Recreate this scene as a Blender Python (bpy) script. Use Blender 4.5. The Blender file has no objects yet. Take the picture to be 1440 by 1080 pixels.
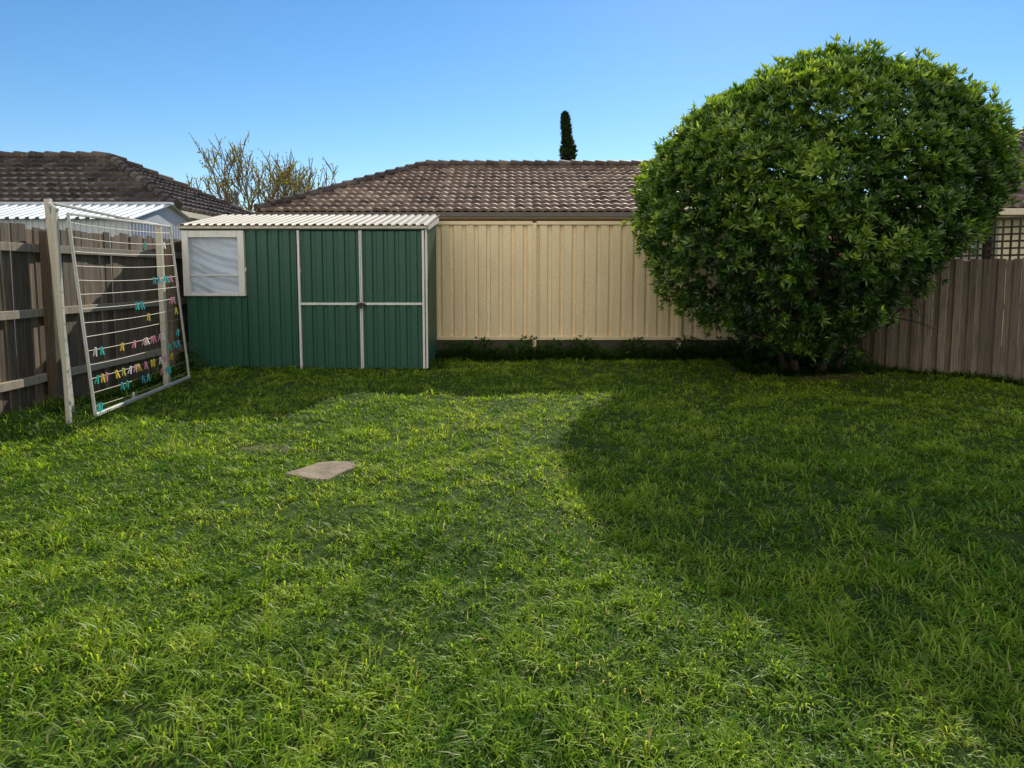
import bpy, math, random
import numpy as np
from mathutils import Vector, Matrix
random.seed(7); rng=np.random.default_rng(11)
S=bpy.context.scene
S.view_settings.view_transform='Standard'; S.view_settings.look='None'; S.view_settings.exposure=0

# ---------------- materials ----------------
def newmat(name):
    m=bpy.data.materials.new(name); m.use_nodes=True
    nt=m.node_tree; return m,nt,nt.nodes['Principled BSDF']
def ramp(nt,stops):
    r=nt.nodes.new('ShaderNodeValToRGB'); e=r.color_ramp.elements
    e[0].position=stops[0][0]; e[0].color=(*stops[0][1],1)
    e[1].position=stops[-1][0]; e[1].color=(*stops[-1][1],1)
    for p,c in stops[1:-1]:
        q=e.new(p); q.color=(*c,1)
    return r
def noise(nt,scale,detail=4,vec=None,rough=.6):
    n=nt.nodes.new('ShaderNodeTexNoise'); n.inputs['Scale'].default_value=scale
    n.inputs['Detail'].default_value=detail; n.inputs['Roughness'].default_value=rough
    if vec is not None: nt.links.new(vec,n.inputs['Vector'])
    return n
def objvec(nt,scale=(1,1,1)):
    t=nt.nodes.new('ShaderNodeTexCoord'); m=nt.nodes.new('ShaderNodeMapping')
    m.inputs['Scale'].default_value=scale; nt.links.new(t.outputs['Object'],m.inputs['Vector'])
    return m.outputs['Vector']
def bump(nt,b,src,strength,dist=.01):
    n=nt.nodes.new('ShaderNodeBump'); n.inputs['Strength'].default_value=strength; n.inputs['Distance'].default_value=dist
    nt.links.new(src,n.inputs['Height']); nt.links.new(n.outputs['Normal'],b.inputs['Normal'])
def mixc(nt,mode,fac,a,b):
    m=nt.nodes.new('ShaderNodeMix'); m.data_type='RGBA'; m.blend_type=mode
    if isinstance(fac,(int,float)): m.inputs[0].default_value=fac
    else: nt.links.new(fac,m.inputs[0])
    for k,v in ((6,a),(7,b)):
        if isinstance(v,tuple): m.inputs[k].default_value=(*v,1)
        else: nt.links.new(v,m.inputs[k])
    return m.outputs[2]
def attr(nt,name='var'):
    a=nt.nodes.new('ShaderNodeAttribute'); a.attribute_name=name; return a

def mat_paint(name,col,dirt=(.2,.17,.12),amount=.35,rough=.5,scale=(3,3,.6),metal=0,coat=0):
    m,nt,b=newmat(name)
    n=noise(nt,2.5,6,objvec(nt,scale),.65)
    r=ramp(nt,[(.42,(0,0,0)),(.8,(1,1,1))]); nt.links.new(n.outputs['Fac'],r.inputs[0])
    mm=nt.nodes.new('ShaderNodeMath'); mm.operation='MULTIPLY'; mm.inputs[1].default_value=amount
    nt.links.new(r.outputs[0],mm.inputs[0])
    c=mixc(nt,'MIX',mm.outputs[0],col,dirt)
    n2=noise(nt,40,3,objvec(nt)); r2=ramp(nt,[(.3,(.88,.88,.88)),(.7,(1.08,1.08,1.08))]); nt.links.new(n2.outputs['Fac'],r2.inputs[0])
    c=mixc(nt,'MULTIPLY',1.0,c,r2.outputs[0])
    nt.links.new(c,b.inputs['Base Color']); b.inputs['Roughness'].default_value=rough
    b.inputs['Metallic'].default_value=metal
    if coat: b.inputs['Coat Weight'].default_value=coat
    bump(nt,b,n.outputs['Fac'],.15,.01)
    return m
def mat_wood(name,c0,c1,c2):
    m,nt,b=newmat(name)
    a=attr(nt)
    t=nt.nodes.new('ShaderNodeTexCoord'); mp=nt.nodes.new('ShaderNodeMapping'); mp.inputs['Scale'].default_value=(14,14,.9)
    off=nt.nodes.new('ShaderNodeCombineXYZ'); k=nt.nodes.new('ShaderNodeMath'); k.operation='MULTIPLY'; k.inputs[1].default_value=37
    nt.links.new(a.outputs['Fac'],k.inputs[0]); nt.links.new(k.outputs[0],off.inputs['Z'])
    va=nt.nodes.new('ShaderNodeVectorMath'); va.operation='ADD'
    nt.links.new(t.outputs['Object'],va.inputs[0]); nt.links.new(off.outputs[0],va.inputs[1]); nt.links.new(va.outputs[0],mp.inputs['Vector'])
    n=noise(nt,3,8,mp.outputs[0],.7)
    r=ramp(nt,[(.25,c0),(.5,c1),(.78,c2)]); nt.links.new(n.outputs['Fac'],r.inputs[0])
    r2=ramp(nt,[(0,(.5,.48,.45)),(1,(1.25,1.2,1.15))]); nt.links.new(a.outputs['Fac'],r2.inputs[0])
    c=mixc(nt,'MULTIPLY',1.0,r.outputs[0],r2.outputs[0])
    nt.links.new(c,b.inputs['Base Color']); b.inputs['Roughness'].default_value=.85
    bump(nt,b,n.outputs['Fac'],.5,.01)
    return m
def mat_leaf(name,stops,trans=.35,gloss=.05,tr_gain=(1.3,1.5,.6),grough=.4,root=.35):
    m=bpy.data.materials.new(name); m.use_nodes=True; nt=m.node_tree; nt.nodes.remove(nt.nodes['Principled BSDF'])
    a=attr(nt,'var'); r=ramp(nt,stops); nt.links.new(a.outputs['Fac'],r.inputs[0])
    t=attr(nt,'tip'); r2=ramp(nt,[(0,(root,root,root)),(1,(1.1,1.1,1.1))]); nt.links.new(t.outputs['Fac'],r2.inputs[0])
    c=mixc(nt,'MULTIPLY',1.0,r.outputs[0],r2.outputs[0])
    d=nt.nodes.new('ShaderNodeBsdfDiffuse'); nt.links.new(c,d.inputs['Color'])
    tb=nt.nodes.new('ShaderNodeBsdfTranslucent')
    c2=mixc(nt,'MULTIPLY',1.0,c,tr_gain); nt.links.new(c2,tb.inputs['Color'])
    mx=nt.nodes.new('ShaderNodeMixShader'); mx.inputs[0].default_value=trans
    nt.links.new(d.outputs[0],mx.inputs[1]); nt.links.new(tb.outputs[0],mx.inputs[2])
    out=mx.outputs[0]
    if gloss:
        g=nt.nodes.new('ShaderNodeBsdfGlossy'); g.inputs['Roughness'].default_value=grough
        m2=nt.nodes.new('ShaderNodeMixShader'); m2.inputs[0].default_value=gloss
        nt.links.new(out,m2.inputs[1]); nt.links.new(g.outputs[0],m2.inputs[2]); out=m2.outputs[0]
    nt.links.new(out,nt.nodes['Material Output'].inputs['Surface'])
    return m

M_ground,nt,b=newmat('soil_thatch')
n=noise(nt,9,8,objvec(nt)); r=ramp(nt,[(.3,(.03,.05,.012)),(.55,(.055,.095,.018)),(.8,(.10,.11,.04))]); nt.links.new(n.outputs['Fac'],r.inputs[0])
n3=noise(nt,25,8,objvec(nt)); r3=ramp(nt,[(.3,(.10,.08,.045)),(.7,(.26,.21,.13))]); nt.links.new(n3.outputs['Fac'],r3.inputs[0])
at_=attr(nt,'var'); c=mixc(nt,'MIX',at_.outputs['Fac'],r.outputs[0],r3.outputs[0])
nt.links.new(c,b.inputs['Base Color']); b.inputs['Roughness'].default_value=.95; b.inputs['Specular IOR Level'].default_value=.1
n2=noise(nt,60,6,objvec(nt)); bump(nt,b,n2.outputs['Fac'],1,.02)

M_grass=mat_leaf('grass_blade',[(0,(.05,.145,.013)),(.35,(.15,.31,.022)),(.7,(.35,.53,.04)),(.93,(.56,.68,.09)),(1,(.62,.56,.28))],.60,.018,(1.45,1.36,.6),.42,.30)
M_weed=mat_leaf('weed_leaf',[(0,(.022,.06,.010)),(.6,(.045,.10,.014)),(1,(.12,.19,.03))],.3,.015)
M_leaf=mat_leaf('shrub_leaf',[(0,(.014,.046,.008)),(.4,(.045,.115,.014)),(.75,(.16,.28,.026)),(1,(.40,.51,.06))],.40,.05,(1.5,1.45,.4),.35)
M_cyp=mat_leaf('cypress_foliage',[(0,(.02,.035,.015)),(1,(.055,.08,.035))],.1,0)
M_yel=mat_leaf('sparse_leaf',[(0,(.28,.26,.04)),(1,(.48,.42,.08))],.4,0)
M_bark=mat_paint('bark',(.085,.066,.048),(.03,.025,.018),.8,.9,(6,6,2))
M_bark2=mat_paint('pale_bark',(.22,.16,.09),(.10,.07,.04),.6,.9,(6,6,2))
M_green=mat_paint('green_colorbond',(.022,.098,.066),(.05,.10,.075),.4,.42,(3,3,.5))
M_cream=mat_paint('cream_steel',(.90,.74,.48),(.58,.44,.26),.4,.5,(3,3,.5))
M_roofshed=mat_paint('shed_roof_steel',(.40,.34,.25),(.20,.17,.13),.6,.6)
M_white=mat_paint('white_trim',(.80,.79,.75),(.42,.38,.30),.45,.5)
M_whiteshed=mat_paint('pale_steel',(.56,.60,.64),(.3,.3,.3),.3,.45)
M_post=mat_paint('cream_post_paint',(.62,.57,.46),(.28,.25,.2),.5,.5)
M_frame=mat_paint('frame_paint',(.56,.54,.48),(.3,.26,.2),.5,.5)
M_wire=mat_paint('line_wire',(.42,.34,.2),(.2,.18,.1),.3,.5)
M_dark=mat_paint('dark_metal',(.03,.03,.032),(.08,.05,.03),.4,.5)
M_plinth=mat_paint('plinth_timber',(.08,.07,.055),(.04,.035,.025),.5,.9)
M_gutter=mat_paint('gutter_paint',(.09,.085,.08),(.2,.17,.12),.3,.5)
M_fascia=mat_paint('cream_fascia',(.72,.64,.48),(.4,.34,.25),.3,.6)
M_wood=mat_wood('paling_wood_left',(.065,.048,.032),(.18,.135,.092),(.34,.27,.195))
M_wood2=mat_wood('paling_wood_right',(.10,.082,.064),(.23,.192,.153),(.38,.325,.27))
M_rail=mat_wood('rail_wood',(.22,.175,.125),(.39,.335,.255),(.56,.49,.39))
M_lattice=mat_wood('lattice_wood',(.05,.04,.03),(.09,.072,.055),(.15,.12,.09))
M_stone,nt,b=newmat('stepping_stone')
n=noise(nt,7,8,objvec(nt),.7); r=ramp(nt,[(.3,(.17,.125,.08)),(.55,(.31,.24,.155)),(.8,(.44,.36,.25))]); nt.links.new(n.outputs['Fac'],r.inputs[0])
nt.links.new(r.outputs[0],b.inputs['Base Color']); b.inputs['Roughness'].default_value=.9; bump(nt,b,n.outputs['Fac'],.8,.03)
def mat_tile(name,c0,c1,c2):
    m,nt,b=newmat(name)
    a=attr(nt); r=ramp(nt,[(0,c0),(.5,c1),(1,c2)]); nt.links.new(a.outputs['Fac'],r.inputs[0])
    n=noise(nt,1.6,8,objvec(nt),.7); r2=ramp(nt,[(.3,(.5,.5,.5)),(.7,(1.3,1.3,1.3))]); nt.links.new(n.outputs['Fac'],r2.inputs[0])
    c=mixc(nt,'MULTIPLY',1.0,r.outputs[0],r2.outputs[0])
    n3=noise(nt,14,5,objvec(nt)); r3=ramp(nt,[(.58,(0,0,0)),(.72,(1,1,1))]); nt.links.new(n3.outputs['Fac'],r3.inputs[0])
    c=mixc(nt,'MIX',r3.outputs[0],c,(.28,.26,.21))
    nt.links.new(c,b.inputs['Base Color']); b.inputs['Roughness'].default_value=.7; b.inputs['Specular IOR Level'].default_value=.35
    bump(nt,b,n3.outputs['Fac'],.3,.01); return m
M_tile=mat_tile('terracotta_tile',(.12,.078,.06),(.22,.155,.122),(.36,.275,.22))
M_tile2=mat_tile('dark_tile',(.055,.042,.036),(.09,.07,.06),(.16,.125,.10))
M_ridge=mat_tile('ridge_tile',(.05,.037,.03),(.09,.068,.056),(.17,.14,.115))
M_brick,nt,b=newmat('red_brick')
bt=nt.nodes.new('ShaderNodeTexBrick'); bt.inputs['Scale'].default_value=1
bt.inputs['Brick Width'].default_value=.23; bt.inputs['Row Height'].default_value=.086; bt.inputs['Mortar Size'].default_value=.01
bt.inputs['Color1'].default_value=(.34,.09,.045,1); bt.inputs['Color2'].default_value=(.25,.06,.035,1); bt.inputs['Mortar'].default_value=(.35,.3,.25,1)
t=nt.nodes.new('ShaderNodeTexCoord'); sx=nt.nodes.new('ShaderNodeSeparateXYZ'); cx=nt.nodes.new('ShaderNodeCombineXYZ'); ad=nt.nodes.new('ShaderNodeMath')
nt.links.new(t.outputs['Object'],sx.inputs[0]); nt.links.new(sx.outputs[0],ad.inputs[0]); nt.links.new(sx.outputs[1],ad.inputs[1])
nt.links.new(ad.outputs[0],cx.inputs[0]); nt.links.new(sx.outputs[2],cx.inputs[1]); nt.links.new(cx.outputs[0],bt.inputs['Vector'])
nt.links.new(bt.outputs['Color'],b.inputs['Base Color']); b.inputs['Roughness'].default_value=.85
M_curtain=mat_paint('window_blind',(.62,.72,.86),(.40,.48,.60),.5,.5,(1,1,.3))
M_glass,nt,b=newmat('window_glass'); b.inputs['Base Color'].default_value=(.75,.83,.92,1); b.inputs['Roughness'].default_value=.04; b.inputs['Alpha'].default_value=.3; b.inputs['Specular IOR Level'].default_value=1.0
M_peg,nt,b=newmat('peg_plastic'); a=attr(nt,'pc'); nt.links.new(a.outputs['Color'],b.inputs['Base Color']); b.inputs['Roughness'].default_value=.4

# ---------------- geometry helpers ----------------
class MB:
    def __init__(s): s.v=[];s.f=[];s.var=[];s.pc=[]
    def add(s,vs,fs,var=.5,pc=(1,1,1)):
        o=len(s.v); s.v+= [tuple(p) for p in vs]; s.f+=[tuple(i+o for i in f) for f in fs]
        s.var+=[var]*len(vs) if not isinstance(var,(list,)) else var
        s.pc+=[(*pc,1)]*len(vs)
    def box(s,x0,x1,y0,y1,z0,z1,var=None,M=None,pc=(1,1,1)):
        vs=[Vector((x,y,z)) for z in (z0,z1) for y in (y0,y1) for x in (x0,x1)]
        if M is not None: vs=[M@p for p in vs]
        s.add(vs,[(0,2,3,1),(4,5,7,6),(0,1,5,4),(2,6,7,3),(0,4,6,2),(1,3,7,5)],random.random() if var is None else var,pc)
    def beam(s,a,b,w,h=None,var=.5,pc=(1,1,1),up=(0,0,1),taper=1):
        a=Vector(a);b=Vector(b);h=h or w; d=(b-a).normalized(); u=Vector(up)
        if abs(d.dot(u))>.95: u=Vector((1,0,0))
        r=d.cross(u).normalized(); u=r.cross(d).normalized()
        vs=[]
        for p,k in((a,1),(b,taper)):
            for i,j in((-1,-1),(1,-1),(1,1),(-1,1)): vs.append(p+r*(i*w/2*k)+u*(j*h/2*k))
        s.add(vs,[(3,2,1,0),(4,5,6,7),(0,1,5,4),(1,2,6,5),(2,3,7,6),(3,0,4,7)],var,pc)
    def tube(s,pts,rads,n=8,var=.5):
        pts=[Vector(p) for p in pts]; vs=[];fs=[]
        for i,p in enumerate(pts):
            d=(pts[min(i+1,len(pts)-1)]-pts[max(i-1,0)]).normalized()
            u=Vector((0,0,1)) if abs(d.z)<.9 else Vector((1,0,0))
            r=d.cross(u).normalized(); u=r.cross(d)
            for k in range(n):
                a=2*math.pi*k/n; vs.append(p+(r*math.cos(a)+u*math.sin(a))*rads[i])
        for i in range(len(pts)-1):
            for k in range(n):
                fs.append((i*n+k,i*n+(k+1)%n,(i+1)*n+(k+1)%n,(i+1)*n+k))
        fs.append(tuple(range(n))[::-1]); fs.append(tuple(range((len(pts)-1)*n,len(pts)*n)))
        s.add(vs,fs,var)
    def obj(s,name,mat,parent=None,bevel=0,smooth=False):
        me=bpy.data.meshes.new(name); me.from_pydata(s.v,[],s.f)
        a=me.attributes.new('var','FLOAT','POINT'); a.data.foreach_set('value',np.array(s.var,dtype=np.float32))
        a=me.attributes.new('pc','FLOAT_COLOR','POINT'); a.data.foreach_set('color',np.array(s.pc,dtype=np.float32).ravel())
        me.materials.append(mat); me.update()
        o=bpy.data.objects.new(name,me); S.collection.objects.link(o)
        if parent: o.parent=parent
        if bevel:
            m=o.modifiers.new('b','BEVEL'); m.width=bevel; m.segments=1; m.limit_method='ANGLE'
        if smooth: me.polygons.foreach_set('use_smooth',[True]*len(me.polygons))
        return o
def empty(name):
    o=bpy.data.objects.new(name,None); S.collection.objects.link(o); o.empty_display_size=.3; return o
def npmesh(name,V,F4,F3,var,tip,mat,parent=None):
    me=bpy.data.meshes.new(name)
    V=V.astype(np.float32); me.vertices.add(len(V)); me.vertices.foreach_set('co',V.ravel())
    n4=0 if F4 is None else len(F4); n3=0 if F3 is None else len(F3)
    loops=[]; 
    if n4: loops.append(F4.ravel())
    if n3: loops.append(F3.ravel())
    L=np.concatenate(loops).astype(np.int32); me.loops.add(len(L)); me.loops.foreach_set('vertex_index',L)
    st=np.concatenate([np.arange(n4)*4, n4*4+np.arange(n3)*3]).astype(np.int32)
    me.polygons.add(n4+n3); me.polygons.foreach_set('loop_start',st)
    me.update(calc_edges=True)
    for nm,arr in(('var',var),('tip',tip)):
        a=me.attributes.new(nm,'FLOAT','POINT'); a.data.foreach_set('value',arr.astype(np.float32))
    me.polygons.foreach_set('use_smooth',np.ones(n4+n3,dtype=bool))
    me.materials.append(mat)
    o=bpy.data.objects.new(name,me); S.collection.objects.link(o)
    if parent: o.parent=parent
    return o
_lat=rng.random((256,256))
def vnoise(x,y,s,o=0):
    x=np.asarray(x)*s+o*17.3+100; y=np.asarray(y)*s+o*9.1+100
    xi=np.floor(x).astype(int); yi=np.floor(y).astype(int); fx=x-xi; fy=y-yi
    fx=fx*fx*(3-2*fx); fy=fy*fy*(3-2*fy); g=lambda a,b:_lat[a%256,b%256]
    return (g(xi,yi)*(1-fx)+g(xi+1,yi)*fx)*(1-fy)+(g(xi,yi+1)*(1-fx)+g(xi+1,yi+1)*fx)*fy
def gz(x,y):
    return (vnoise(x,y,.8,1)-.5)*.06+(vnoise(x,y,3,2)-.5)*.035
BARE=((-1.85,5.02,.20,.08),(-2.15,6.25,.18,.09))
# ---------------- ground ----------------
fine=np.arange(-8,12.01,.08)
far=np.array([-400,-200,-100,-60,-40,-25,-16,-12]); far2=np.array([14,18,25,40,60,100,200,400.])
xs=np.concatenate([far,fine,far2]); ys=xs
X,Y=np.meshgrid(xs,ys,indexing='ij'); Z=gz(X,Y)*np.where((abs(X)<12.1)&(Y<12.1)&(Y>-8.1),1,0)
n=len(xs); V=np.stack([X.ravel(),Y.ravel(),Z.ravel()],1)
i,j=np.meshgrid(np.arange(n-1),np.arange(n-1),indexing='ij'); a=(i*n+j).ravel()
F=np.stack([a,a+n,a+n+1,a+1],1)
sv_=np.zeros(len(V))
for cx,cy,rx,ry in BARE: sv_=np.maximum(sv_,np.clip(1.5-np.hypot((V[:,0]-cx)/rx,(V[:,1]-cy)/ry),0,.8))
sv_=np.maximum(sv_,np.clip(1.3-np.hypot(V[:,0]-3.95,V[:,1]-9.2)/1.1,0,.9))
npmesh('ground',V,F,None,sv_,np.zeros(len(V)),M_ground)

# ---------------- grass ----------------
def blades(P,az,lean,L,W,var,name,mat,curve=.5,parent=None):
    N=len(P); d=np.stack([np.cos(az),np.sin(az),np.zeros(N)],1); s=np.stack([-np.sin(az),np.cos(az),np.zeros(N)],1)
    up=np.array([0,0,1.])
    def at(t):
        ang=lean+curve*t
        return P+ d*(L*t*np.sin(ang))[:,None]+up*(L*t*np.cos(ang))[:,None]
    p0=P; p1=at(.55); p2=at(1.)
    w=s*W[:,None]/2
    V=np.stack([p0-w*.7,p0+w*.7,p1+w,p1-w,p2],1).reshape(-1,3)
    b=np.arange(N)*5
    F4=np.stack([b,b+1,b+2,b+3],1); F3=np.stack([b+3,b+2,b+4],1)
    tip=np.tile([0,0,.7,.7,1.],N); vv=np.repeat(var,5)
    return npmesh(name,V,F4,F3,vv,tip,mat,parent)
STONE=(-1.24,4.38)
def grass():
    Ps=[]
    def reg(x0,x1,y0,y1,dens):
        k=int((x1-x0)*(y1-y0)*dens); Ps.append(np.stack([rng.uniform(x0,x1,k),rng.uniform(y0,y1,k)],1))
    reg(-2.8,2.8,1.1,3,1650); reg(-4.5,4.6,3,5,980); reg(-4.5,6.3,5,7.2,640); reg(-4.5,6.5,7.2,10.6,420)
    P=np.concatenate(Ps); x,y=P[:,0],P[:,1]
    thin=vnoise(x,y,2.6,51)
    keep=rng.random(len(P))<np.clip(1.25-1.1*thin,.5,1)
    ds=np.hypot((x-STONE[0])/.20,(y-STONE[1])/.20); keep&=ds>1.0
    for cx,cy,rx,ry in BARE:
        keep&=(np.hypot((x-cx)/rx,(y-cy)/ry)>1)|(rng.random(len(P))<.3)
    keep&=(np.hypot(x-4.0,y-9.3)>.9)|(rng.random(len(P))<.3)
    keep&=~((x-5.08)*1.17+(y-9.38)*1.08>-.05)
    keep&=~((x<-1.15)&(y>9.22))
    P=P[keep]; x,y=P[:,0],P[:,1]; N=len(P); nb=7
    patch=.55*vnoise(x,y,2.2,3)+.45*vnoise(x,y,7,4)
    fine=vnoise(x,y,14,6)
    h=.018+.036*patch**1.3+.038*fine**1.6
    h*=rng.uniform(.7,1.35,N)
    h*=1+1.2*np.exp(-np.abs(x+4.45)/.12)+.9*np.exp(-(10.5-y)/.3)+.6*np.exp(-np.hypot((x+3.7)/.25,(y-5.65)/.25))
    col=-.04+.30*vnoise(x,y,1.1,8)+.42*vnoise(x,y,5,9)+.42*fine
    Pt=np.repeat(P,nb,0); M=len(Pt)
    Pt=Pt+rng.normal(0,.0115,(M,2))
    z=gz(Pt[:,0],Pt[:,1])
    dist=np.hypot(Pt[:,0],Pt[:,1])
    az=rng.uniform(0,2*np.pi,M); lean=np.abs(rng.normal(.36,.40,M))
    L=np.repeat(h,nb)*rng.uniform(.6,1.5,M)
    W=rng.uniform(.0030,.0060,M)*np.clip(.8+.12*dist,1,2.3)
    var=np.clip(np.repeat(col,nb)+rng.normal(0,.17,M),0,.93); dry=rng.random(M)<.035; var[dry]=1
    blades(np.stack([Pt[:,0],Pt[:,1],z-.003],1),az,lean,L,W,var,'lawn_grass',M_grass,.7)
grass()

# ---------------- leaf cluster generator ----------------
def leaves(C,A,nl,Lr,Wr,name,mat,var,ang=(.5,1.3),parent=None,droop=.15):
    N=len(C); 
    h=np.where(np.abs(A[:,2:3])<.9,np.array([[0,0,1.]]),np.array([[1.,0,0]]))
    U=np.cross(A,h); U/=np.linalg.norm(U,axis=1,keepdims=True); Vv=np.cross(A,U)
    C=np.repeat(C,nl,0);A=np.repeat(A,nl,0);U=np.repeat(U,nl,0);Vv=np.repeat(Vv,nl,0); M=len(C)
    az=np.tile(np.arange(nl)*2.4,N)+np.repeat(rng.uniform(0,6.28,N),nl)+rng.normal(0,.25,M)
    th=rng.uniform(ang[0],ang[1],M)
    R=U*np.cos(az)[:,None]+Vv*np.sin(az)[:,None]
    D=A*np.cos(th)[:,None]+R*np.sin(th)[:,None]; D[:,2]-=droop*rng.random(M); D/=np.linalg.norm(D,axis=1,keepdims=True)
    Sd=np.cross(A,R); Sd/=np.linalg.norm(Sd,axis=1,keepdims=True); Nn=np.cross(Sd,D)
    L=rng.uniform(*Lr,M)[:,None]; W=rng.uniform(*Wr,M)[:,None]
    p0=C; mid=C+D*L*.5-Nn*W*.18; l=C+D*L*.5+Sd*W*.5; r=C+D*L*.5-Sd*W*.5; tp=C+D*L-Nn*L*.08
    V=np.stack([p0,l,mid,r,tp],1).reshape(-1,3); b=np.arange(M)*5
    F=np.concatenate([np.stack([b,b+2,b+1],1),np.stack([b,b+3,b+2],1),np.stack([b+1,b+2,b+4],1),np.stack([b+2,b+3,b+4],1)])
    vv=np.repeat(np.clip(np.repeat(var,nl)+rng.normal(0,.1,M),0,1),5); tip=np.tile([.3,.9,.8,.9,1.],M)
    o=npmesh(name,V,None,F,vv,tip,mat,parent)
    o.data.polygons.foreach_set('use_smooth',np.zeros(len(F),dtype=bool)); return o

# ---------------- the big round shrub tree ----------------
tree=empty('round_shrub_tree')
CC=np.array([3.70,8.65,2.28])
def crown_pts(N,depth):
    d=rng.normal(size=(N,3)); d/=np.linalg.norm(d,axis=1,keepdims=True)
    th=np.arctan2(d[:,1],d[:,0]); ph=np.arcsin(d[:,2])
    bumpn=(vnoise(th*2.2,ph*3,1.,11)-.5)*.09+(vnoise(th*6,ph*7,1.,12)-.5)*.10+(vnoise(th*14,ph*15,1.,13)-.5)*.09
    p=2.1; f=(np.abs(d[:,0])**p+np.abs(d[:,1])**p+np.abs(d[:,2])**p)**(-1/p)
    rr=f*(1+bumpn)*(1-depth)
    sh=np.clip(-d[:,0],0,1)*np.clip(d[:,2],0,1)
    rr*=1-.20*sh
    rr*=1-.05*np.clip(d[:,0],0,1)
    rr*=1-.10*np.clip(-d[:,2]-.35,0,1)
    rr*=1-.42*np.clip(d[:,0],0,1)*np.clip(-d[:,2]-.02,0,.5)
    rx=2.07;ry=2.0;rz=np.where(d[:,2]>0,1.57,2.0)
    P=CC+np.stack([d[:,0]*rx*rr,d[:,1]*ry*rr,d[:,2]*rz*rr],1)
    P[:,1]=np.where(P[:,1]>10.3,10.3+(P[:,1]-10.3)*.3,P[:,1])
    nrm=d/np.array([rx,ry,2.]); nrm/=np.linalg.norm(nrm,axis=1,keepdims=True)
    return P,nrm,th,ph,bumpn
def crown():
    N=18500
    dep=np.abs(rng.normal(0,.055,N)); dep[:2600]=rng.uniform(.1,.6,2600); dep[2600:4400]=-rng.uniform(0,.05,1800)
    P,nrm,th,ph,bn=crown_pts(N,dep)
    gap=vnoise(th*5,ph*6,1.,21)*.5+vnoise(th*12,ph*13,1.,22)*.5
    low=np.clip((2.5-P[:,2])/1.2,0,1)
    keep=gap< .80-.40*low
    keep|=rng.random(N)<.15
    keep&=P[:,2]>.25+.25*rng.random(N)
    P=P[keep];nrm=nrm[keep];dep=dep[keep];ph=ph[keep];th=th[keep];bn=bn[keep]
    A=nrm*.8+np.array([0,0,.6])+rng.normal(0,.35,nrm.shape); A/=np.linalg.norm(A,axis=1,keepdims=True)
    var=.04+.26*np.clip(1-dep/.1,0,1.3)+.25*vnoise(th*3,ph*4,1,23)+2.2*bn+.26*(P[:,2]-1)/3-.15*nrm[:,0]+rng.normal(0,.13,len(P))  # lit left and top sides painted into leaf tone; inner leaves darker
    # low suckers and skirt foliage round the stems
    k=430; a=rng.uniform(0,6.28,k); r_=np.sqrt(rng.random(k)); zz=rng.uniform(.12,1.0,k)
    Q=np.stack([3.95+np.cos(a)*r_*(.55+.35*zz),9.05+np.sin(a)*r_*(.42+.3*zz),zz],1)
    QA=np.stack([np.cos(a)*.5,np.sin(a)*.5-.1,np.ones(k)],1)+rng.normal(0,.3,(k,3)); QA/=np.linalg.norm(QA,axis=1,keepdims=True)
    P=np.concatenate([P,Q]); A=np.concatenate([A,QA]); var=np.concatenate([var,rng.uniform(.05,.4,k)])
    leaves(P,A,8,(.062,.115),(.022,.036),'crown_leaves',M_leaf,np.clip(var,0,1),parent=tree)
crown()
mb=MB()
def limb(p,d,L,r,lev):
    pts=[Vector(p)];rs=[r]; d=Vector(d).normalized(); k=5
    for i in range(k):
        d=(d+Vector((random.gauss(0,.12),random.gauss(0,.12),random.gauss(0.02,.08)))).normalized()
        pts.append(pts[-1]+d*L/k); rs.append(r*(1-.55*(i+1)/k))
    mb.tube(pts,rs,8 if lev<2 else 5)
    if lev<3:
        for q in range(3 if lev else 4):
            i=random.choice((2,3,4,5)); nd=(d+Vector((random.gauss(0,.6),random.gauss(0,.6),random.gauss(.1,.4)))).normalized()
            limb(pts[i],nd,L*.56,rs[i]*.7,lev+1)
for k in range(9):
    a=k/9*6.28+random.uniform(-.2,.2); rr=random.uniform(.1,.42)
    bx=3.95+math.cos(a)*rr*1.1; by=9.1+math.sin(a)*rr*.6
    limb((bx,by,-.05),(math.cos(a)*.5-.05,math.sin(a)*.35-.08,1),1.3,random.uniform(.04,.07),0)
mb.obj('trunks_and_limbs',M_bark,tree,smooth=True)

# ---------------- weeds along back fence etc ----------------
def weeds(name,pts,hs,nb=8,wid=(.005,.012)):
    P=np.array(pts); M=len(P)*nb; Pt=np.repeat(P,nb,0)+rng.normal(0,.025,(M,2)); z=gz(Pt[:,0],Pt[:,1])
    L=np.repeat(hs,nb)*rng.uniform(.4,1.1,M)
    return blades(np.stack([Pt[:,0],Pt[:,1],z-.005],1),rng.uniform(0,6.28,M),np.abs(rng.normal(.2,.3,M)),L,rng.uniform(*wid,M),np.clip(rng.normal(.5,.2,M),0,1),name,M_weed,.9)
def strip(n,x0,x1,y0,y1): return np.stack([rng.uniform(x0,x1,n),rng.uniform(y0,y1,n)],1)
A1=strip(2500,-1.1,5,10.1,10.62); h1=.18+.24*vnoise(A1[:,0],A1[:,1],2.5,31)**1.3
A2=strip(450,-4.5,-4.2,4.2,9.2); h2=.06+.16*vnoise(A2[:,0],A2[:,1],2.5,32)
A2b=strip(240,-4.5,-3.5,5.1,6.2); h2b=.06+.18*rng.random(240)
A3=strip(700,3.1,5.0,8.75,9.9); h3=.08+.2*vnoise(A3[:,0],A3[:,1],2.5,33)
A4=strip(80,-1.2,-.95,9.2,10.3); h4=np.full(80,.12)
t=rng.random(300); A5=np.stack([4.3+2.6*t-.1*rng.random(300),10.1-2.9*t-.18*rng.random(300)],1); h5=.08+.14*rng.random(300)
A6=strip(90,-4.3,-1.2,9.12,9.22); h6=.05+.06*rng.random(90)
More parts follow.
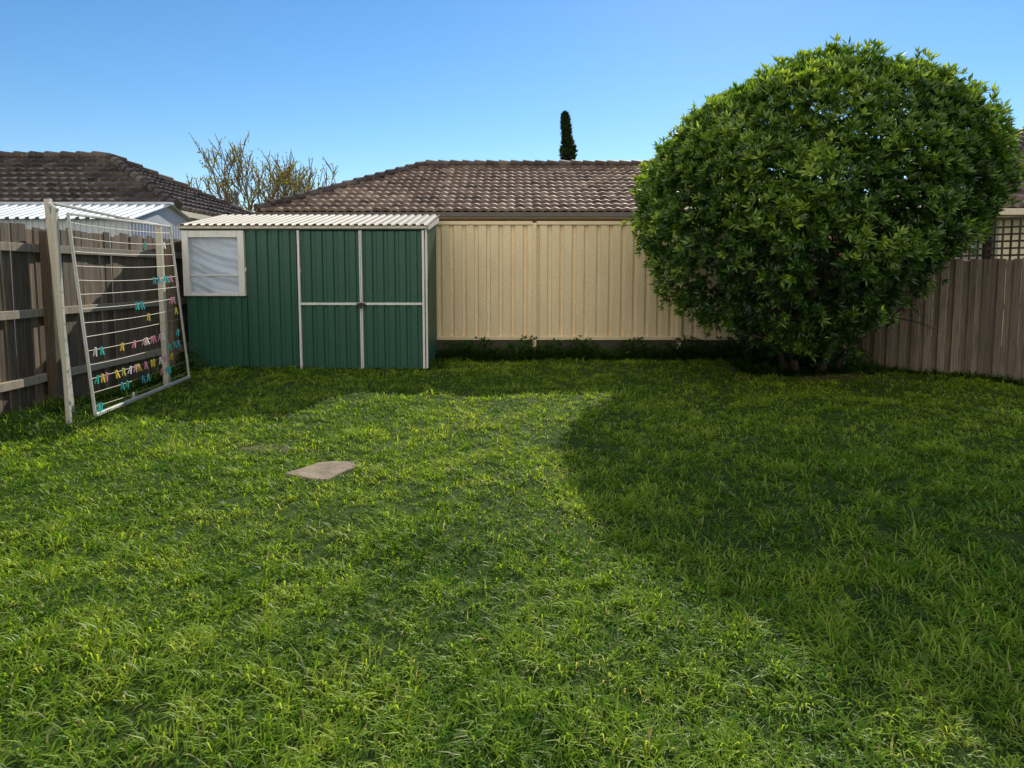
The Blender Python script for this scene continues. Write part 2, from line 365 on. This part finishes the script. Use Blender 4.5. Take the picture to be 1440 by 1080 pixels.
weeds('weeds',np.concatenate([A1,A2,A2b,A3,A4,A5,A6]),np.concatenate([h1,h2,h2b,h3,h4,h5,h6]))
Pw=np.concatenate([strip(900,-1.05,5,10.15,10.6),strip(320,3.1,4.9,8.9,9.8),strip(50,-4.45,-4.1,8.6,9.2)])
zw=rng.uniform(.03,.32,len(Pw))*(.4+.8*vnoise(Pw[:,0],Pw[:,1],2.5,31))
Aw=rng.normal(0,.4,(len(Pw),3))+np.array([0,-.2,1.]); Aw/=np.linalg.norm(Aw,axis=1,keepdims=True)
leaves(np.stack([Pw[:,0],Pw[:,1],zw],1),Aw,6,(.035,.07),(.018,.035),'ground_ivy',M_weed,np.clip(rng.normal(.35,.2,len(Pw)),0,1),(.8,1.5))

# ---------------- ribbed sheet helper ----------------
def ribs(x0,x1,pitch,depth,land=.35):
    out=[];x=x0; s=.012
    while x<x1:
        for a,o in((0,0),(pitch*land,0),(pitch*land+s,depth),(pitch-s,depth)):
            if x+a<x1: out.append((x+a,o))
        x+=pitch
    out.append((x1,out[-1][1])); return out
def vsheet(mb,x0,x1,z0,z1,y,pitch,depth,land=.35):
    pr=ribs(x0,x1,pitch,depth,land); vs=[];fs=[]
    for (x,o) in pr: vs+=[(x,y-o,z0),(x,y-o,z1)]
    for i in range(len(pr)-1): fs.append((2*i,2*i+2,2*i+3,2*i+1))
    mb.add(vs,fs)
# ---------------- cream fence ----------------
cf=empty('cream_steel_fence'); FY=10.7
mb=MB(); posts=[-4.5,-1.93,.35,2.62,4.9]
for a,b2 in zip(posts[:-1],posts[1:]):
    vsheet(mb,a+.02,b2-.02,.31,2.07,FY+.01,.19,.038,.26)
mb.obj('ribbed_panels',M_cream,cf)
mb=MB()
for p in posts:
    mb.box(p-.032,p+.032,FY-.06,FY+.045,-.1,2.09)
for a,b2 in zip(posts[:-1],posts[1:]):
    mb.box(a+.033,b2-.033,FY-.05,FY+.035,2.06,2.115); mb.box(a+.033,b2-.033,FY-.05,FY+.035,.27,.325)
mb.obj('posts_and_rails',M_cream,cf,.004)
mb=MB()
for a,b2 in zip(posts[:-1],posts[1:]): mb.box(a+.034,b2-.034,FY-.03,FY+.03,-.1,.268)
mb.obj('plinth_boards',M_plinth,cf)

# ---------------- green shed ----------------
shed=empty('green_garden_shed'); X0,X1,Y0,Y1=-4.40,-1.17,9.25,10.5
mb=MB()
vsheet(mb,X0+.82,X0+1.50,.02,1.91,Y0,.15,.022,.3)
vsheet(mb,X0,X0+.82,.02,1.0,Y0,.15,.022,.3)
for xx,sg in((X1,1),(X0,-1)):
    pr=ribs(Y0,Y1,.15,.018,.3); vs=[];fs=[]
    for (yy,o) in pr:
        zt=1.93+.2*(yy-Y0)/(Y1-Y0); vs+=[(xx+sg*o,yy,.02),(xx+sg*o,yy,zt)]
    for i in range(len(pr)-1): fs.append((2*i,2*i+2,2*i+3,2*i+1))
    mb.add(vs,fs)
mb.add([(X0,Y1,0),(X1,Y1,0),(X1,Y1,2.13),(X0,Y1,2.13)],[(0,1,2,3)])
mb.obj('ribbed_walls',M_green,shed)
mb=MB(); dx0,dx1=X0+1.54,X1-.03; dm=(dx0+dx1)/2
vsheet(mb,dx0+.02,dm-.012,.05,1.87,Y0-.022,.15,.022,.3); vsheet(mb,dm+.012,dx1-.02,.05,1.87,Y0-.022,.15,.022,.3)
mb.obj('doors',M_green,shed)
mb=MB()
for x,w in((dx0,.030),(dm-.011,.016),(dm+.011,.016),(dx1+.008,.030)):
    mb.box(x-w/2,x+w/2,Y0-.062,Y0-.012,.02,1.88)
zr=.90
mb.box(dx0+.017,dm-.022,Y0-.058,Y0-.014,zr-.016,zr+.016); mb.box(dm+.022,dx1-.01,Y0-.058,Y0-.014,zr-.016,zr+.016)
mb.box(X1+.004,X1+.03,Y0-.04,Y0-.0,.02,1.9)
mb.obj('white_door_frame',M_white,shed,.003)
mb=MB(); mb.box(X0-.02,X1+.03,Y0-.03,Y0+.02,1.885,1.925)
for a,b2 in((dx0+.017,dm-.022),(dm+.022,dx1-.01)): mb.box(a,b2,Y0-.05,Y0-.014,.02,.048)
mb.box(X0,X0+1.5,Y0-.03,Y0+.01,-.03,.03)
mb.obj('green_channels',M_green,shed)
mb=MB(); mb.box(dm-.06,dm+.06,Y0-.081,Y0-.063,zr-.022,zr+.012); mb.box(dm-.02,dm+.02,Y0-.10,Y0-.082,zr-.06,zr-.005)
mb.tube([(dm-.014,Y0-.09,zr-.005),(dm-.012,Y0-.09,zr+.025),(dm+.012,Y0-.09,zr+.025),(dm+.014,Y0-.09,zr-.005)],[.004]*4,6)
mb.obj('padlock_and_hasp',M_dark,shed,.003)
mb=MB(); wx0,wx1,wz0,wz1=X0-.02,X0+.81,1.005,1.88; fw=.085
mb.box(wx0,wx0+fw,Y0-.05,Y0+.02,wz0,wz1); mb.box(wx1-fw,wx1,Y0-.05,Y0+.02,wz0,wz1)
mb.box(wx0+fw+.001,wx1-fw-.001,Y0-.047,Y0+.02,wz1-.09,wz1); mb.box(wx0+fw+.001,wx1-fw-.001,Y0-.055,Y0+.02,wz0,wz0+.04)
mb.box(wx0+fw+.004,wx1-fw-.004,Y0-.034,Y0-.016,wz0+.27,wz0+.288)
mb.obj('window_frame',M_white,shed,.004)
# crumpled pale curtain sheet behind the glass, hanging in soft diagonal folds
mb=MB(); nx,nz=50,50; vs=[];fs=[]
for i in range(nx+1):
    for j in range(nz+1):
        u=i/nx; w_=j/nz; x=wx0+.05+(wx1-wx0-.10)*u; z=wz0+.02+(wz1-wz0-.06)*w_
        q=z*1.0+x*.35
        off=.018*math.sin(q*26)+.010*math.sin(q*61+1.3*math.sin(x*9))+.010*math.sin(x*17+z*4)
        vs.append((x,Y0+.06+off,z))
for i in range(nx):
    for j in range(nz): q=i*(nz+1)+j; fs.append((q,q+nz+1,q+nz+2,q+1))
mb.add(vs,fs); mb.obj('curtain',M_curtain,shed,smooth=True)
mb=MB(); mb.add([(wx0+fw,Y0-.012,wz0+.04),(wx1-fw,Y0-.012,wz0+.04),(wx1-fw,Y0-.012,wz1-.09),(wx0+fw,Y0-.012,wz1-.09)],[(0,1,2,3)])
mb.obj('window_pane',M_glass,shed)
mb=MB(); pr=ribs(X0-.06,X1+.07,.11,.022,.4); vs=[];fs=[]
for (x,o) in pr:
    vs+=[(x,Y0-.09,1.945+o),(x,Y1+.06,2.19+o),(x,Y0-.09,1.938+o),(x,Y1+.06,2.183+o)]
for i in range(len(pr)-1):
    q=4*i; fs+=[(q,q+4,q+5,q+1),(q+2,q+3,q+7,q+6),(q,q+2,q+6,q+4)]
mb.add(vs,fs); mb.obj('corrugated_roof',M_roofshed,shed)
mb=MB(); mb.beam((X0-.05,Y0-.05,1.915),(X0-.05,Y1,2.12),.02,.06); mb.beam((X1+.05,Y0-.05,1.915),(X1+.05,Y1,2.12),.02,.06)
mb.box(X0-.06,X1+.06,Y0-.075,Y0-.035,1.905,1.94)
mb.obj('roof_trim',M_post,shed)

# ---------------- left paling fence ----------------
lf=empty('paling_fence'); FX=-4.62
mb=MB(); y=-3
while y<10.6:
    w=random.uniform(.085,.104); h=1.76+random.uniform(-.03,.03); t=random.uniform(-.008,.008)
    Mx=Matrix.Translation((FX-.04+t,y,0))@Matrix.Rotation(random.uniform(-.008,.008),4,'X')
    mb.box(-.009,.009,0,w,-.05,h,M=Mx); y+=w+random.uniform(.004,.02)
mb.obj('palings',M_wood,lf)
mb=MB()
for z in(.28,.92,1.55):
    yy=-3
    while yy<10.6:
        mb.box(FX-.028,FX+.018,yy,min(yy+2.39,10.6),z-.04,z+.04,M=Matrix.Rotation(random.uniform(-.001,.001),4,'X')); yy+=2.4
mb.obj('rails',M_rail,lf,.004)
mb=MB()
for yy in(-2.9,-.5,1.9,4.3,6.75,9.1):
    mb.box(FX+.0185,FX+.12,yy-.06,yy+.06,-.1,1.72)
mb.obj('posts',M_wood,lf,.005)

# ---------------- right paling fence with lattice ----------------
rf=empty('lattice_topped_fence'); ra=Vector((4.25,10.30,0)); rb=Vector((9.3,4.81,0)); rd=(rb-ra).normalized(); LN=(rb-ra).length
ang=math.atan2(rd.y,rd.x); T=Matrix.Translation(ra)@Matrix.Rotation(ang,4,'Z')
mb=MB(); s=0; k=0
while s<LN:
    w=random.uniform(.070,.084); hz=1.48+random.uniform(-.02,.02)
    lap=(k%2)*.018; k+=1
    mb.box(s,s+w,-.012-lap,.002-lap,-.05,hz,M=T); s+=w-(.004 if k%2 else .006)+random.uniform(0,.01)
mb.obj('palings',M_wood2,rf)
mb=MB()
for z in(.3,.9,1.4): mb.box(0,LN,.004,.045,z-.035,z+.035,M=T)
mb.obj('rails',M_wood2,rf)
mb=MB()
s=0
while s<LN: mb.box(s-.045,s+.045,.047,.13,-.1,1.98,M=T); s+=2.4
s=.02
while s<LN:
    mb.box(s-.012,s+.012,.012,.020,1.47,1.96,M=T); s+=.085
z=1.53
while z<1.95:
    mb.box(0,LN,.0215,.029,z-.012,z+.012,M=T); z+=.085
mb.box(0,LN,.0,.045,1.955,1.99,M=T)
mb.obj('lattice',M_lattice,rf)

# ---------------- clothesline ----------------
cl=empty('folding_clothesline')
nt_=Vector((-3.68,5.72,1.80)); nb_=Vector((-3.56,5.75,.10)); ft_=Vector((-3.90,7.86,1.84)); fb_=Vector((-3.78,7.92,.10))
mb=MB()
mb.beam((-3.70,5.62,-.1),(-3.72,5.62,1.84),.036,.036,up=(0,1,0))
mb.beam((-4.06,6.20,.0),(-4.16,6.20,1.97),.05,.05,up=(0,1,0))
mb.beam((-3.98,7.80,-.1),(-4.00,7.80,1.86),.06,.06,up=(0,1,0))
mb.beam((-4.14,6.18,1.93),(-3.70,5.62,1.82),.026,.026)
mb.beam((-4.11,6.2,1.93),(-3.99,7.80,1.85),.024,.024)
mb.obj('posts',M_post,cl,.004)
mb=MB()
mb.beam(nt_,nb_,.022,.022,up=(0,1,0)); mb.beam(ft_,fb_,.022,.022,up=(0,1,0))
mb.beam(nt_,ft_,.022,.022); mb.beam(nb_,fb_,.030,.030)
mb.obj('hanging_frame',M_frame,cl,.004)
mb=MB(); pg=MB(); NW=14
cols=[(.03,.5,.48),(.85,.62,.05),(.85,.3,.42),(.8,.8,.78),(.05,.35,.55),(.75,.7,.2),(.8,.45,.5)]
def wire(k,t):
    f=(k+.6)/(NW+.2); a=nt_.lerp(nb_,f); b2=ft_.lerp(fb_,f); p=a.lerp(b2,t); p.z-=.018*4*t*(1-t)*(1+.4*math.sin(k*2.1)); return p
for k in range(NW):
    pts=[wire(k,i/10) for i in range(11)]; mb.tube(pts,[.0026]*11,5)
def peg(p,c):
    tl=random.uniform(-.25,.25); ty=random.uniform(-.35,.35)
    R=Matrix.Translation(p)@Matrix.Rotation(ty,4,'X')@Matrix.Rotation(tl,4,'Y')
    def q(v): return R@Vector(v)
    for s in(-1,1):
        pg.beam(q((s*.004,0,.018)),q((s*.006,0,-.012)),.008,.012,pc=c,up=(0,1,0))
        pg.beam(q((s*.006,0,-.012)),q((s*.014,0,-.058)),.008,.012,pc=c,up=(0,1,0),taper=.8)
    pg.beam(q((-.010,0,-.016)),q((.010,0,-.016)),.005,.013,pc=(.4,.4,.4))
lay={1:[(.66,0),(.9,3)],4:[(.72,0),(.78,4),(.84,0),(.88,0),(.93,2)],6:[(.5,0),(.53,0),(.55,4),(.90,2),(.93,6)],7:[(.6,1),(.93,1)],
 9:[(.06,3),(.12,0),(.3,1),(.42,2),(.52,6),(.55,3),(.6,2),(.63,2),(.7,6),(.74,3),(.93,0)],
 10:[(.8,0),(.86,0),(.92,4)],
 11:[(.05,0),(.10,1),(.14,2),(.22,1),(.27,5),(.34,3),(.40,6),(.43,1),(.5,2),(.56,1),(.6,1),(.66,3),(.72,2),(.8,1)],
 12:[(.25,0),(.3,0),(.46,4),(.52,0),(.68,2),(.72,0),(.76,0)],13:[(.04,0),(.06,0),(.35,3)]}
for k,l in lay.items():
    for t,c in l: peg(wire(k,t+random.uniform(-.01,.01)),cols[c])
mb.obj('line_wires',M_wire,cl); pg.obj('pegs',M_peg,cl)

# ---------------- stepping stone ----------------
mb=MB(); vs=[]
outl=[(1.05,.35),(.8,.85),(.1,.95),(-.35,.75),(-.75,.1),(-1.2,-.35),(-.8,-.62),(-.1,-.95),(.45,-1.0),(.7,-.35)]
rx,ry=.20,.215
for h,sc in((-.05,1.02),(.008,1.0),(.013,.97)):
    for (a,b2) in outl: vs.append((STONE[0]+a*rx*sc,STONE[1]+b2*ry*sc,h+.004+.006*math.sin(a*5+b2*3)))
n=len(outl); fs=[]
for l in range(2):
    for i in range(n): fs.append((l*n+i,l*n+(i+1)%n,(l+1)*n+(i+1)%n,(l+1)*n+i))
fs.append(tuple(2*n+i for i in range(n)))
mb.add(vs,fs); so=mb.obj('stepping_stone',M_stone); so.location.z=float(gz(STONE[0],STONE[1]))+.006

# ---------------- tiled roofs ----------------
def tile_plane(mb,e0,e1,r0,r1,cw=.33,tw=.22,sub=5,amp=.03):
    e0,e1,r0,r1=map(Vector,(e0,e1,r0,r1)); ux=(e1-e0).normalized()
    w=r0-e0; vdir=(w-ux*w.dot(ux)); H=vdir.length; vdir.normalize(); nrm=ux.cross(vdir).normalized()
    if nrm.z<0: nrm=-nrm
    LE=(e1-e0).length; a0=(r0-e0).dot(ux); a1=(r1-e0).dot(ux)
    nc=max(1,round(H/cw))
    for c in range(nc):
        va,vb=H*c/nc,H*(c+1)/nc
        lo=a0*va/H; hi=LE+(a1-LE)*va/H
        n0=int(math.floor(lo/tw)); n1=int(math.ceil(hi/tw))
        vs=[];fs=[];vr=[]; m=0
        cb=random.gauss(0,.08)
        for ti in range(n0,n1):
            var=min(1,max(0,random.gauss(.5,.25)+cb)); jl=random.uniform(0,.014)
            for q in range(sub):
                x0=(ti+q/sub)*tw; x1=(ti+(q+1)/sub)*tw
                if x1<=lo+1e-4 or x0>=hi-1e-4: continue
                def pt(x,v,lift):
                    l=a0*v/H; h_=LE+(a1-LE)*v/H; x=min(max(x,l),h_)
                    ph=(x/tw)%1.0; prof=amp*(.5-.5*math.cos(2*math.pi*ph))**.8
                    return e0+ux*x+vdir*v+nrm*(prof+lift)
                A=pt(x0,va,.065+jl);B=pt(x1,va,.065+jl);C=pt(x1,vb,.004);D=pt(x0,vb,.004);E=pt(x0,va,-.0);F_=pt(x1,va,-.0)
                vs+=[A,B,C,D,E,F_]; fs+=[(m,m+1,m+2,m+3),(m+4,m+5,m+1,m)]; vr+=[var]*6; m+=6
        mb.add(vs,fs,vr)
def ridge_caps(mb,a,b2,r=.11,seg=.36):
    a,b2=Vector(a),Vector(b2); L=(b2-a).length; n=max(1,int(L/seg)); d=(b2-a)/n
    for i in range(n):
        p=a+d*i; q=a+d*(i+1.08)
        mb.tube([p+Vector((0,0,.03)),q+Vector((0,0,.0))],[r*1.1,r*.88],8,min(1,max(0,random.gauss(.5,.25))))
def hip_house(name,x0,x1,y0,y1,ze,zr,inset,wallmat,tmat,wall_in=.45):
    E=empty(name); ym=(y0+y1)/2
    A=(x0,y0,ze);B=(x1,y0,ze);C=(x1,y1,ze);D=(x0,y1,ze);R0=(x0+inset,ym,zr);R1=(x1-inset,ym,zr)
    mb=MB(); tile_plane(mb,A,B,R0,R1); tile_plane(mb,B,C,R1,R1); tile_plane(mb,C,D,R1,R0); tile_plane(mb,D,A,R0,R0)
    mb.obj('tiled_roof',tmat,E)
    mb=MB()
    for p,q in((R0,R1),(A,R0),(B,R1),(C,R1),(D,R0)): 
        ridge_caps(mb,Vector(p)+Vector((0,0,.05)),Vector(q)+Vector((0,0,.05)))
    mb.obj('ridge_caps',M_ridge,E)
    mb=MB(); g=.06
    mb.box(x0-g,x1+g,y0-g-.06,y0-.0,ze-.13,ze-.02); mb.box(x0-g,x1+g,y1,y1+g+.06,ze-.13,ze-.02)
    mb.box(x0-g-.06,x0,y0+.001,y1-.001,ze-.13,ze-.02); mb.box(x1,x1+g+.06,y0+.001,y1-.001,ze-.13,ze-.02)
    mb.obj('gutters',M_gutter if wallmat is M_brick else M_fascia,E)
    mb=MB(); mb.box(x0+.01,x1-.01,y0+.01,y1-.01,ze-.16,ze-.135); mb.obj('soffit',M_fascia,E)
    mb=MB(); mb.box(x0+wall_in,x1-wall_in,y0+wall_in,y1-wall_in,-.2,ze-.162); mb.obj('walls',wallmat,E)
    return E
h1=hip_house('brick_house',-6.3,9.5,17,25,2.83,4.55,3.7,M_brick,M_tile)
mb=MB()
for x in(-4,0.5,5):
    mb.box(x-.8,x+.8,17.41,17.449,1.0,2.2)
mb.obj('windows',M_dark,h1)
mb=MB()
for x in(-4,0.5,5):
    for a in(-.83,0,.83): mb.box(x+a-.03,x+a+.03,17.38,17.409,.97,2.23)
    mb.box(x-.86,x+.86,17.36,17.379,2.2,2.27)
mb.obj('window_frames',M_white,h1)
h2=hip_house('rendered_house',-19,-6.8,14,20,2.6,4.1,3.05,M_fascia,M_tile2)
mb=MB(); mb.tube([(-7.7,19.3,2.5),(-7.7,19.3,3.5)],[.05,.05],10); mb.tube([(-7.7,19.3,3.5),(-7.7,19.3,3.57)],[.07,.07],10); mb.obj('flue_pipe',M_gutter,h2)
h3=hip_house('rendered_house',8.35,20,12.0,20,2.45,4.5,3.4,M_fascia,M_tile)

# neighbour gable shed (pale steel)
ns=empty('steel_gable_shed'); nx0,nx1,ny0,ny1=-9.2,-5.75,10.4,12.6
mb=MB(); vsheet(mb,nx0,nx1,0,2.12,ny0,.09,.012,.4)
pr=ribs(ny0,ny1,.09,.012,.4); vs=[];fs=[]
for yy,o in pr: vs+=[(nx1+o,yy,0),(nx1+o,yy,2.12+.0)]
for i in range(len(pr)-1): fs.append((2*i,2*i+2,2*i+3,2*i+1))
mb.add(vs,fs); ymid=(ny0+ny1)/2
mb.add([(nx1+.005,ny0,2.12),(nx1+.005,ny1,2.12),(nx1+.005,ymid,2.42)],[(0,1,2)])
mb.obj('walls',M_whiteshed,ns)
mb=MB()
for ya,yb,za,zb in((ny0-.1,ymid,2.12,2.45),(ny1+.1,ymid,2.12,2.45)):
    pr=ribs(nx0-.1,nx1+.1,.15,.03,.5); vs=[];fs=[]
    for x,o in pr: vs+=[(x,ya,za+o),(x,yb,zb+o)]
    for i in range(len(pr)-1): fs.append((2*i,2*i+2,2*i+3,2*i+1))
    mb.add(vs,fs)
mb.box(nx0-.1,nx1+.1,ymid-.06,ymid+.06,2.45,2.49)
mb.obj('ribbed_roof',M_whiteshed,ns)

# ---------------- the house the yard belongs to (behind the photographer) ----------------
hh=empty('weatherboard_house')
mb=MB()
z=.3
while z<2.7:
    mb.beam((-7,-3.5,z+.07),(7,-3.5,z+.07),.03,.15); z+=.15
mb.box(-7,7,-9,-3.52,-.1,2.72)
mb.obj('weatherboard_walls',M_white,hh)
mb=MB(); tile_plane(mb,(-7.5,-3.0,2.75),(7.5,-3.0,2.75),(-4.2,-6.3,4.3),(4.2,-6.3,4.3),sub=3); tile_plane(mb,(7.5,-9.6,2.75),(-7.5,-9.6,2.75),(4.2,-6.3,4.3),(-4.2,-6.3,4.3),sub=3); tile_plane(mb,(7.5,-3,2.75),(7.5,-9.6,2.75),(4.2,-6.3,4.3),(4.2,-6.3,4.3),sub=3); tile_plane(mb,(-7.5,-9.6,2.75),(-7.5,-3,2.75),(-4.2,-6.3,4.3),(-4.2,-6.3,4.3),sub=3)
mb.obj('tiled_roof',M_tile,hh)
mb=MB(); 
for x in(-4,3.5): mb.box(x-.8,x+.8,-3.48,-3.44,1.0,2.1)
mb.obj('windows',M_dark,hh)

# ---------------- cypress ----------------
cy=empty('cypress_tree'); N=4000
t=rng.random(N); zz=1+9.4*t; R=.42*np.clip((1-t)*4,0,1)**.5*(.65+.6*vnoise(zz,t*0,1.8,41)); a=rng.uniform(0,6.28,N); rr=R*np.sqrt(rng.random(N))
P=np.stack([3.12+.12*np.sin(zz)+rr*np.cos(a),40+rr*np.sin(a),zz],1); A=np.stack([np.cos(a)*.5,np.sin(a)*.5,np.ones(N)],1)+rng.normal(0,.2,(N,3)); A/=np.linalg.norm(A,axis=1,keepdims=True)
leaves(P,A,5,(.12,.3),(.04,.08),'foliage',M_cyp,rng.random(N),(.1,.7),cy)
mb=MB(); mb.tube([(3.12,40,-.1),(3.12,40,9)],[.15,.03],8); mb.obj('trunk',M_bark,cy)

# ---------------- bare tree with yellowish leaves ----------------
bt_=empty('sparse_deciduous_tree'); mb=MB(); tips=[]
def br(p,d,L,r,lev):
    pts=[Vector(p)];rs=[r]; d=Vector(d).normalized()
    for i in range(4):
        d=(d+Vector((random.gauss(0,.08),random.gauss(0,.08),.045))).normalized(); pts.append(pts[-1]+d*L/4); rs.append(r*(1-.45*(i+1)/4))
        if lev>=2: tips.append((pts[-1],d.copy()))
    mb.tube(pts,rs,5)
    if lev<4:
        for q in range(3):
            i=random.choice((1,2,3,4)); nd=(d+Vector((random.gauss(0,.38),random.gauss(0,.38),random.gauss(.16,.15)))).normalized(); br(pts[i],nd,L*.68,max(rs[i]*.7,.016),lev+1)
for k in range(15):
    a=k/15*6.28*2+.3
    br((-8.6+.12*math.cos(a),24+.1*math.sin(a),1.2),((k/14-.5)*2.7,math.sin(a)*.4,1.15),1.95,.10,0)
mb.tube([(-8.6,24,-.1),(-8.6,24,1.3)],[.24,.19],8)
mb.obj('trunk_and_branches',M_bark2,bt_)
idx=[i for i in range(len(tips)) if random.random()<.42]
P=np.array([tips[i][0][:] for i in idx]); A=np.array([tips[i][1][:] for i in idx]); P+=rng.normal(0,.05,P.shape)
leaves(P,A,3,(.05,.10),(.03,.05),'sparse_leaves',M_yel,rng.random(len(P)),(.4,1.4),bt_)

# ---------------- light ----------------
az=math.radians(17.5); el=math.radians(30.8)
sv=Vector((math.sin(az)*math.cos(el),math.cos(az)*math.cos(el),math.sin(el)))
L=bpy.data.lights.new('sun','SUN'); L.energy=5; L.angle=math.radians(.5); L.color=(1,.95,.83)
lo=bpy.data.objects.new('sun',L); S.collection.objects.link(lo); lo.rotation_euler=(-sv).to_track_quat('-Z','Y').to_euler(); lo.location=(5,20,15)
W=bpy.data.worlds.new('World'); S.world=W; W.use_nodes=True; nt=W.node_tree
sk=nt.nodes.new('ShaderNodeTexSky'); sk.sky_type='NISHITA'; sk.sun_disc=False; sk.sun_elevation=el; sk.sun_rotation=az
sk.air_density=1.0; sk.dust_density=.05; sk.ozone_density=3.2; sk.altitude=50
hs=nt.nodes.new('ShaderNodeHueSaturation'); hs.inputs['Saturation'].default_value=1.22; nt.links.new(sk.outputs[0],hs.inputs['Color'])
# added bright sky patch, unseen behind the viewpoint, to fill shaded faces
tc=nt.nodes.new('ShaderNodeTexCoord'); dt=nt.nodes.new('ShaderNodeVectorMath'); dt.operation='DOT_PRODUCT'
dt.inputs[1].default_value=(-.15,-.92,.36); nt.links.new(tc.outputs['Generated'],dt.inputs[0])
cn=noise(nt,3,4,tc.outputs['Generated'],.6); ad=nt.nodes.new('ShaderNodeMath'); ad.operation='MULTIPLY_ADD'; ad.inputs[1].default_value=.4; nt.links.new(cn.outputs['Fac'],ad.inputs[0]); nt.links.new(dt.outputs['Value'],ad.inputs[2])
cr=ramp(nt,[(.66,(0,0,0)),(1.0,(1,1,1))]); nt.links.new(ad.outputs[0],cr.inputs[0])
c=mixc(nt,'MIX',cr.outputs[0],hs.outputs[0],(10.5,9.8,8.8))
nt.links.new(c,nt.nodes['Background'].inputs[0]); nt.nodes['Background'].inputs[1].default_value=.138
# ---------------- camera ----------------
cd=bpy.data.cameras.new('camera'); co=bpy.data.objects.new('camera',cd); S.collection.objects.link(co); S.camera=co
co.location=(0,0,1.3); co.rotation_euler=(math.radians(85),0,0); cd.sensor_width=36; cd.lens=24; cd.shift_y=-.049; cd.clip_end=1500; cd.clip_start=.05
